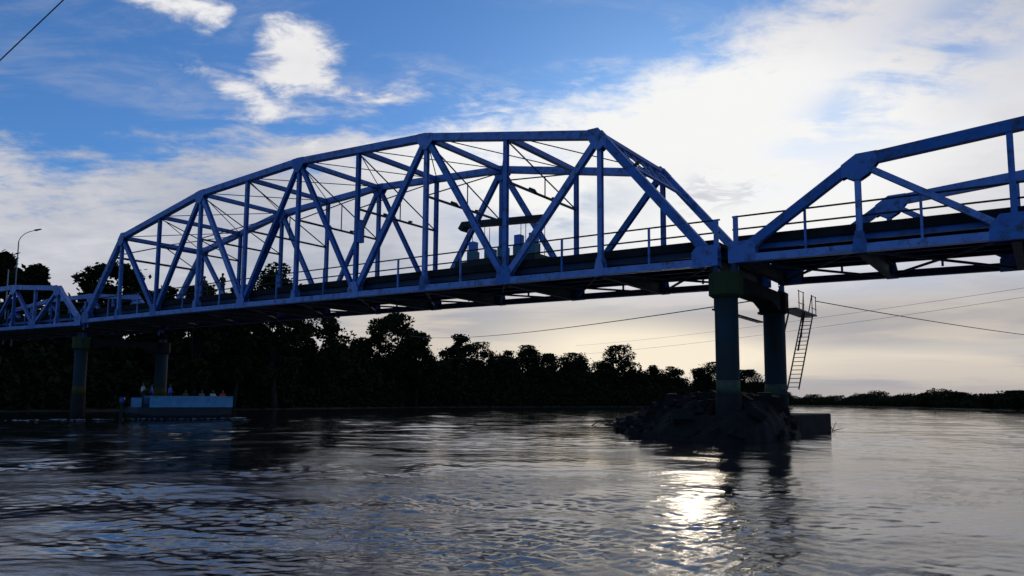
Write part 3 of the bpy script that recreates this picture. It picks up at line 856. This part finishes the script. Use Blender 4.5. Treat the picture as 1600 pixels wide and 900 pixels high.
# ------------------------------------------------------------------ water
CAMX, CAMY = 72.1169, -31.8595
def build_water():
    az0 = math.atan2(.82152, -.56101)
    ang_in = np.linspace(-.70, .70, 1350); ang_out = np.linspace(.70, 2*math.pi-.70, 60)[1:-1]
    ang = np.concatenate([ang_in, ang_out])
    r = np.concatenate([[.3, 1.5, 3.], np.geomspace(4.8, 420, 1060), np.geomspace(440, 5000, 24)])
    A, Rr = np.meshgrid(ang, r, indexing='ij')
    X = CAMX+Rr*np.cos(az0-A); Y = CAMY+Rr*np.sin(az0-A)
    dr = np.gradient(r)[None, :]*np.ones_like(Rr); da = np.gradient(ang)[:, None]*Rr
    cell = np.maximum(dr, da*1.5)
    rg = np.random.default_rng(11)
    Z = np.zeros_like(X); 
    wd = math.radians(300)
    # slow current patches
    M1 = np.zeros_like(X)
    for k in range(9):
        th = rg.uniform(0, 6.28); lam = rg.uniform(5, 30)
        M1 += np.sin(2*np.pi/lam*(X*np.cos(th)+Y*np.sin(th))+rg.uniform(0, 6.28))
    M1 = 1/(1+np.exp(-M1*1.3))
    wx = .5*np.sin(X*.35+1.1*np.sin(Y*.21))+.25*np.sin(Y*.9+X*.4); wy = .5*np.sin(Y*.31+1.3*np.sin(X*.27)+2)+.25*np.sin(X*.8-Y*.5+1)
    Xw, Yw = X+wx, Y+wy
    LAT = (X-CAMX)*.826+(Y-CAMY)*.5637
    GRP = []
    for q in range(4):
        e = np.zeros_like(X)
        for k in range(6):
            th = rg.uniform(0, 6.28); lam = rg.uniform(2.2, 7.5)
            e += np.sin(2*np.pi/lam*(Xw*np.cos(th)+Yw*np.sin(th))+rg.uniform(0, 6.28))
        GRP.append(np.clip(.85+.36*e, .3, 1.9))
    K = 110
    for k in range(K):
        lam = .10*(7./.10)**(k/(K-1))*rg.uniform(.93, 1.07)
        th = wd+rg.normal()*.75
        slope = .028 if lam < .2 else (.026 if lam < .45 else (.0105 if lam < 1.5 else .0050))
        amp = slope*lam/(2*np.pi)
        fade = np.clip((lam/cell-2.2)/2.5, 0, 1)
        if fade.max() <= 0: continue
        ph = 2*np.pi/lam*(Xw*np.cos(th)+Yw*np.sin(th))+rg.uniform(0, 6.28)
        s_ = np.sin(ph)
        mod = (.25+1.25*M1) if k % 3 else (.7+.4*M1)
        mod = mod*(.46+.55/(1+np.exp((LAT+4)/4.5)))*(1+1.3*np.exp(-((X-66)/4.5)**2-((Y-5)/3.5)**2))*GRP[k % 4]*(1+1.5*np.exp(-((X+10)/22)**2-((Y+3)/11)**2))
        Z += amp*(.8*s_+.6*(1-2*np.abs(np.cos(ph*.5))))*fade*mod
    V = np.stack([X, Y, Z], -1)
    na, nr = X.shape
    idx = np.arange(na*nr).reshape(na, nr)
    nx = np.roll(idx, -1, axis=0)
    F = np.stack([idx[:, :-1], idx[:, 1:], nx[:, 1:], nx[:, :-1]], -1).reshape(-1, 4)
    F = np.concatenate([F]); V = V.reshape(-1, 3)
    o = mesh_np('river_water', V, F, None, True)
    # close the small hole at the centre
    return o
def water_mat():
    m = bpy.data.materials.new('river_water'); m.use_nodes = True; nt = m.node_tree; B = nt.nodes['Principled BSDF']
    B.inputs['Base Color'].default_value = (.016, .017, .016, 1); B.inputs['Roughness'].default_value = .04; B.inputs['IOR'].default_value = 2.6
    geo = nt.nodes.new('ShaderNodeNewGeometry')
    def noise(scale, vec_scale, det=4, rough=.55, dist=0.):
        mp = nt.nodes.new('ShaderNodeMapping'); mp.inputs['Scale'].default_value = vec_scale
        mp.inputs['Rotation'].default_value = (0, 0, math.radians(-34))
        nt.links.new(geo.outputs['Position'], mp.inputs['Vector'])
        n = nt.nodes.new('ShaderNodeTexNoise'); n.inputs['Scale'].default_value = scale; n.inputs['Detail'].default_value = det
        n.inputs['Roughness'].default_value = rough; n.inputs['Distortion'].default_value = dist
        nt.links.new(mp.outputs[0], n.inputs['Vector']); return n
    n1 = noise(13., (1, 1.8, 1), 4, .62, .3); n2 = noise(1.7, (1, 1.6, 1), 5, .62, .5)
    b1 = nt.nodes.new('ShaderNodeBump'); b1.inputs['Strength'].default_value = 1; b1.inputs['Distance'].default_value = .005
    b2 = nt.nodes.new('ShaderNodeBump'); b2.inputs['Strength'].default_value = 1; b2.inputs['Distance'].default_value = .007
    nt.links.new(n1.outputs['Fac'], b1.inputs['Height']); nt.links.new(n2.outputs['Fac'], b2.inputs['Height'])
    n3 = noise(.22, (1, 1.3, 1), 6, .62, 1.0)
    mr = nt.nodes.new('ShaderNodeMapRange'); mr.interpolation_type = 'SMOOTHSTEP'; nt.links.new(n3.outputs['Fac'], mr.inputs[0])
    mr.inputs[1].default_value = .44; mr.inputs[2].default_value = .60; mr.inputs[3].default_value = .3; mr.inputs[4].default_value = 1.1
    nt.links.new(mr.outputs[0], b1.inputs['Strength']); nt.links.new(mr.outputs[0], b2.inputs['Strength'])
    nt.links.new(b2.outputs[0], b1.inputs['Normal']); nt.links.new(b1.outputs[0], B.inputs['Normal'])
    return m
wo = build_water(); wo.data.materials.append(water_mat()); tag(wo, kind='structure')

rf = np.random.default_rng(4); V = []; F = []
def flecks(n, x0, y0, dx_, dy_, sx, sy, size):
    for k in range(n):
        t = rf.random(); c0 = (x0+dx_*t+rf.normal()*sx, y0+dy_*t+rf.normal()*sy)
        nn = 6; r_ = size*rf.uniform(.4, 1.3); b_ = len(V); th0 = ax+rf.normal()*.3
        for q in range(nn):
            a_ = 2*math.pi*q/nn; rr = r_*rf.uniform(.6, 1.2)
            e = (math.cos(a_)*rr*2.6, math.sin(a_)*rr*.8)
            V.append((c0[0]+e[0]*math.cos(th0)-e[1]*math.sin(th0), c0[1]+e[0]*math.sin(th0)+e[1]*math.cos(th0), .035+rf.uniform(0, .05)))
        V.append((c0[0], c0[1], .07+rf.uniform(0, .08)))
        for q in range(nn): F.append((b_+q, b_+(q+1) % nn, b_+nn))
flecks(70, 5.9, 1.4, 2.2, 7.9, .12, .2, .05)
flecks(45, 8.0, 10.2, .3, .6, .2, .25, .12)
flecks(45, 5.0, 1.6, -2, -9, 1.2, 2.2, .07)
fo = mesh_np('wake_foam', np.array(V), np.array(F), mat('foam', (.28, .33, .38), .7))
tag(fo, 'pale broken foam along the hull of the boat and trailing from its stern', 'foam', kind='stuff')

# ------------------------------------------------------------------ world
SUN_DIR = Vector((-0.36815, 0.89548, 0.25017)).normalized()
w = bpy.data.worlds.new('World'); sc.world = w; w.use_nodes = True
nt = w.node_tree; nt.nodes.clear()
def N(t, **k):
    n = nt.nodes.new(t)
    for a, b in k.items(): setattr(n, a, b)
    return n
def val(x): return x
def setin(s_, x):
    if hasattr(x, 'is_output') or isinstance(x, bpy.types.NodeSocket): nt.links.new(x, s_)
    elif isinstance(x, (tuple, list)): s_.default_value = x if len(x) != 3 or s_.type != 'RGBA' else (*x, 1)
    else: s_.default_value = x
def mth(op, a, b=0., c=None, clamp=False):
    n = N('ShaderNodeMath', operation=op); n.use_clamp = clamp
    setin(n.inputs[0], a); setin(n.inputs[1], b)
    if c is not None: setin(n.inputs[2], c)
    return n.outputs[0]
def dot(a, v):
    n = N('ShaderNodeVectorMath', operation='DOT_PRODUCT'); setin(n.inputs[0], a); n.inputs[1].default_value = v
    return n.outputs['Value']
def mix(f, a, b):
    n = N('ShaderNodeMix', data_type='RGBA'); setin(n.inputs[0], f)
    for s_, x in ((n.inputs[6], a), (n.inputs[7], b)):
        if isinstance(x, bpy.types.NodeSocket): nt.links.new(x, s_)
        else: s_.default_value = (*x, 1)
    return n.outputs[2]
def smooth(x, lo, hi):
    n = N('ShaderNodeMapRange', interpolation_type='SMOOTHSTEP'); setin(n.inputs[0], x); n.inputs[1].default_value = lo; n.inputs[2].default_value = hi
    return n.outputs[0]
tc = N('ShaderNodeTexCoord'); D = tc.outputs['Generated']
yaw = .5992
f0 = (-math.sin(yaw), math.cos(yaw), 0); r0 = (math.cos(yaw), math.sin(yaw), 0)
df, dr_, dz = dot(D, f0), dot(D, r0), dot(D, (0, 0, 1))
AZ = mth('MULTIPLY', mth('ARCTAN2', dr_, df), 57.2958)
EL = mth('MULTIPLY', mth('ARCSINE', dz), 57.2958)
def gauss(a, e, sa, se, rot=0., src=None):
    A_, E_ = src if src else (AZ, EL)
    c, s_ = math.cos(math.radians(rot)), math.sin(math.radians(rot))
    u = mth('SUBTRACT', A_, a); v = mth('SUBTRACT', E_, e)
    u2 = mth('ADD', mth('MULTIPLY', u, c), mth('MULTIPLY', v, s_)); v2 = mth('SUBTRACT', mth('MULTIPLY', v, c), mth('MULTIPLY', u, s_))
    q = mth('ADD', mth('POWER', mth('DIVIDE', mth('ABSOLUTE', u2), sa), 2.), mth('POWER', mth('DIVIDE', mth('ABSOLUTE', v2), se), 2.))
    return mth('EXPONENT', mth('MULTIPLY', q, -1.))
# cloud-layer coordinates (direction projected on a high plane)
den = mth('ADD', mth('MAXIMUM', dz, 0.), .16)
cmb = N('ShaderNodeCombineXYZ'); setin(cmb.inputs[0], mth('DIVIDE', dr_, den)); setin(cmb.inputs[1], mth('DIVIDE', df, den)); setin(cmb.inputs[2], 0.)
PL = cmb.outputs[0]
def cn(scale, sx, sy, rot, det=9, rough=.58, dist=.6, off=(0, 0, 0), vec=None):
    mp = N('ShaderNodeMapping'); nt.links.new(vec or PL, mp.inputs[0]); mp.inputs['Rotation'].default_value = (0, 0, math.radians(rot)); mp.inputs['Scale'].default_value = (sx, sy, 1); mp.inputs['Location'].default_value = off
    n = N('ShaderNodeTexNoise'); nt.links.new(mp.outputs[0], n.inputs['Vector']); n.inputs['Scale'].default_value = scale; n.inputs['Detail'].default_value = det
    n.inputs['Roughness'].default_value = rough; n.inputs['Distortion'].default_value = dist
    return n.outputs['Fac']
puff = cn(2.6, 1, 1, 0, 10, .62, .35)
puff2 = cn(6.5, 1, 1.2, -20, 10, .62, .3, (4, 4, 0))                        # general
streak = cn(1.5, 1, 3.2, 24, 9, .62, 1.0, (3, 1, 0))       # cirrus streaks
fine = cn(7., 1, 1.6, 20, 8, .65, .8, (7, 2, 0))
low = cn(.9, 1, .55, 10, 8, .55, .5, (1, 5, 0))
nz = lambda s_, k: mth('MULTIPLY', mth('SUBTRACT', s_, .5), k)
# upper edge of the cloud bank, elevation as a function of azimuth
fc = N('ShaderNodeFloatCurve'); cu = fc.mapping.curves[0]
pts = [(-60, 12), (-37, 15.6), (-30, 15.9), (-26, 17.2), (-22, 19.6), (-14, 21.4), (-7, 21.8), (0, 22.9), (6, 24.3), (12, 26.6), (20, 28.5), (34, 29.5), (60, 27)]
nrm = lambda a: (a+60)/120
cu.points[0].location = (0, pts[0][1]/40); cu.points[1].location = (1, pts[-1][1]/40)
for a, e in pts[1:-1]: cu.points.new(nrm(a), e/40)
fc.mapping.update()
setin(fc.inputs['Value'], mth('DIVIDE', mth('ADD', AZ, 60.), 120., clamp=True))
edge = mth('MULTIPLY', fc.outputs[0], 40.)
x = mth('SUBTRACT', edge, EL)
x = mth('ADD', x, nz(puff, 9.)); x = mth('ADD', x, nz(streak, 9.)); x = mth('ADD', x, mth('ADD', nz(fine, 7.), nz(puff2, 10.)))
bankc = smooth(x, -2.2, 3.4)
# loose clouds high on the left
bl = mth('ADD', gauss(-28.0, 26.6, 5.6, 1.2, -3), mth('MULTIPLY', gauss(-18.9, 24.5, 3.9, 2.5, -10), 1.25))
bl = mth('ADD', bl, mth('MULTIPLY', gauss(-24.2, 22.3, 2.4, .6, -12), .5))
bl = mth('ADD', bl, mth('MULTIPLY', gauss(-12.5, 22.2, 4.5, .9, 0), .55))
bl = mth('ADD', bl, mth('MULTIPLY', gauss(-21, 20.6, 5.5, 1.6, -20), .62))
bq = mth('ADD', bl, mth('ADD', nz(fine, 1.6), nz(puff2, 2.4)))
bl = mth('SUBTRACT', bl, mth('MULTIPLY', gauss(-23.3, 25.4, 1.0, 2.2, -30), .9))
bq = mth('SUBTRACT', bq, mth('MULTIPLY', gauss(-23.3, 25.4, 1.0, 2.2, -30), .8))
blob = mth('MULTIPLY', smooth(bq, .22, 1.1), smooth(bl, .05, .4))
# thin veil, top right: violet-blue holes
hole = mth('ADD', gauss(30, 23.5, 9, 2.8, 28), mth('MULTIPLY', gauss(22.5, 20.8, 4.5, 1.2, 35), .3))
hole = mth('ADD', hole, mth('MULTIPLY', gauss(14, 28, 9, 1.6, 20), .9))
hole = mth('MULTIPLY', hole, smooth(mth('ADD', nz(streak, 2.0), mth('ADD', nz(puff, 1.2), nz(puff2, 1.6))), -.35, .30))
# general cover away from the picture
back = smooth(mth('ABSOLUTE', AZ), 50., 80.)
high = mth('MULTIPLY', mth('MULTIPLY', smooth(EL, 29., 38.), smooth(puff, .36, .56)), .85)  # unseen clouds above the view, added to silver the blue water reflections
veil = mth('MULTIPLY', smooth(mth('ADD', streak, nz(fine, .5)), .42, .85), .38)
cover = mth('MAXIMUM', mth('MAXIMUM', bankc, veil), mth('MAXIMUM', blob, high))
cover = mth('MULTIPLY', cover, mth('SUBTRACT', 1., mth('MULTIPLY', hole, .75)), clamp=True)
backc = mth('MULTIPLY', smooth(mth('ADD', puff, nz(streak, .5)), .45, .72), .6)
cover = mth('ADD', mth('MULTIPLY', cover, mth('SUBTRACT', 1., back)), mth('MULTIPLY', backc, back))
# grey-blue translucent parts low behind the truss and at lower right
thin = mth('ADD', mth('MULTIPLY', gauss(-1, 14.5, 8, 3.5, 10), .9), mth('MULTIPLY', gauss(27, 7.5, 16, 2.6, 0), .55))
thin = mth('MULTIPLY', thin, smooth(nz(puff, 1.), -.12, .15))
# cloud brightness
G = mth('MINIMUM', 1., mth('ADD', mth('MULTIPLY', gauss(13, 19.0, 20, 8, 0), 1.3), mth('ADD', mth('MULTIPLY', gauss(-2, 19, 12, 3.5, 0), .55), mth('MULTIPLY', gauss(16, 11.5, 12, 4, 0), .45))))
G = mth('MAXIMUM', G, mth('MULTIPLY', blob, .62))
shade = mth('ADD', nz(low, .9), mth('ADD', nz(puff, .7), mth('ADD', nz(streak, .4), mth('ADD', nz(puff2, .3), .12))))
lum = mth('ADD', mth('MULTIPLY', G, 1.0), mth('MULTIPLY', shade, mth('SUBTRACT', 1.0, mth('MULTIPLY', G, .8))))
lum = mth('SUBTRACT', lum, mth('MULTIPLY', mth('ADD', gauss(15.5, 15.7, 3.2, 1.2, 10), gauss(12.2, 15.9, 2.6, 1.4, 40)), mth('MULTIPLY', smooth(fine, .38, .62), .55)))
ccol = mix(smooth(lum, -.15, .5), (.42, .45, .53), (.70, .70, .74))
ccol = mix(smooth(lum, .35, .95), ccol, (.93, .925, .915))
ccol = mix(thin, ccol, (.33, .43, .62))
# warm low light and grey-lilac bars
band = cn(1.0, .35, 3.4, 0, 6, .5, .3, (2, 9, 0))
AE = N('ShaderNodeCombineXYZ'); setin(AE.inputs[0], mth('MULTIPLY', AZ, .05)); setin(AE.inputs[1], mth('MULTIPLY', EL, .42)); 
bars = cn(1.0, 1, 1, -3, 6, .55, .4, (2, 1.3, 0), AE.outputs[0])
lowz = smooth(EL, 9.5, 6.0)
lowcol = mix(smooth(bars, .42, .58), (.37, .375, .42), (.63, .565, .50))
warm = mth('ADD', gauss(12, 3.4, 7, 2.2), mth('ADD', mth('MULTIPLY', gauss(26, 3.6, 14, .8), .45), mth('MULTIPLY', gauss(4, 4.4, 8, 2.4), .9)), clamp=True)
lowcol = mix(warm, lowcol, (.96, .85, .68))
lowcol = mix(smooth(EL, 2.2, .2), lowcol, (.46, .42, .41))
lowcol = mix(mth('MULTIPLY', gauss(29, 6.6, 13, 2.0), mth('SUBTRACT', .95, mth('MULTIPLY', smooth(bars, .5, .68), .6))), lowcol, (.46, .43, .42))
left_low = smooth(AZ, -8., -25.)
lowcol = mix(left_low, lowcol, (.52, .52, .56))
ccol = mix(mth('MULTIPLY', lowz, mth('SUBTRACT', 1., back)), ccol, lowcol)
sky = N('ShaderNodeTexSky'); sky.sky_type = 'NISHITA'; sky.sun_disc = False
sky.sun_elevation = math.asin(SUN_DIR.z); sky.sun_rotation = math.atan2(SUN_DIR.x, SUN_DIR.y)
sky.air_density = 1.0; sky.dust_density = .4; sky.ozone_density = 3.0
bgs = N('ShaderNodeBackground'); mu = N('ShaderNodeMix', data_type='RGBA', blend_type='MULTIPLY'); mu.inputs[0].default_value = 1; nt.links.new(sky.outputs[0], mu.inputs[6]); mu.inputs[7].default_value = (.54, .90, 1.34, 1)
nt.links.new(mu.outputs[2], bgs.inputs[0]); bgs.inputs[1].default_value = .09
bgc = N('ShaderNodeBackground'); nt.links.new(ccol, bgc.inputs[0]); 
# brightening of the cloud in front of the hidden sun
cs = dot(D, tuple(SUN_DIR)); ang = mth('MULTIPLY', mth('ARCCOSINE', cs), 57.2958)
glow = mth('EXPONENT', mth('MULTIPLY', mth('POWER', mth('DIVIDE', ang, 7.), 2.), -1.))
bgc.inputs[1].default_value = 1.0
mxs = N('ShaderNodeMixShader'); setin(mxs.inputs[0], cover); nt.links.new(bgs.outputs[0], mxs.inputs[1]); nt.links.new(bgc.outputs[0], mxs.inputs[2])
out = N('ShaderNodeOutputWorld'); nt.links.new(mxs.outputs[0], out.inputs[0])
w.cycles.sampling_method = 'MANUAL'; w.cycles.sample_map_resolution = 1024

sun = bpy.data.lights.new('sun', 'SUN'); sun.energy = .12; sun.angle = math.radians(4.5); sun.color = (1, .86, .66)
so = bpy.data.objects.new('sun', sun); C.objects.link(so)
so.rotation_euler = (-SUN_DIR).to_track_quat('-Z', 'Y').to_euler()

sc.view_settings.view_transform = 'Standard'; sc.view_settings.look = 'None'; sc.view_settings.exposure = 0; sc.view_settings.gamma = 1
sc.view_settings.use_curve_mapping = False
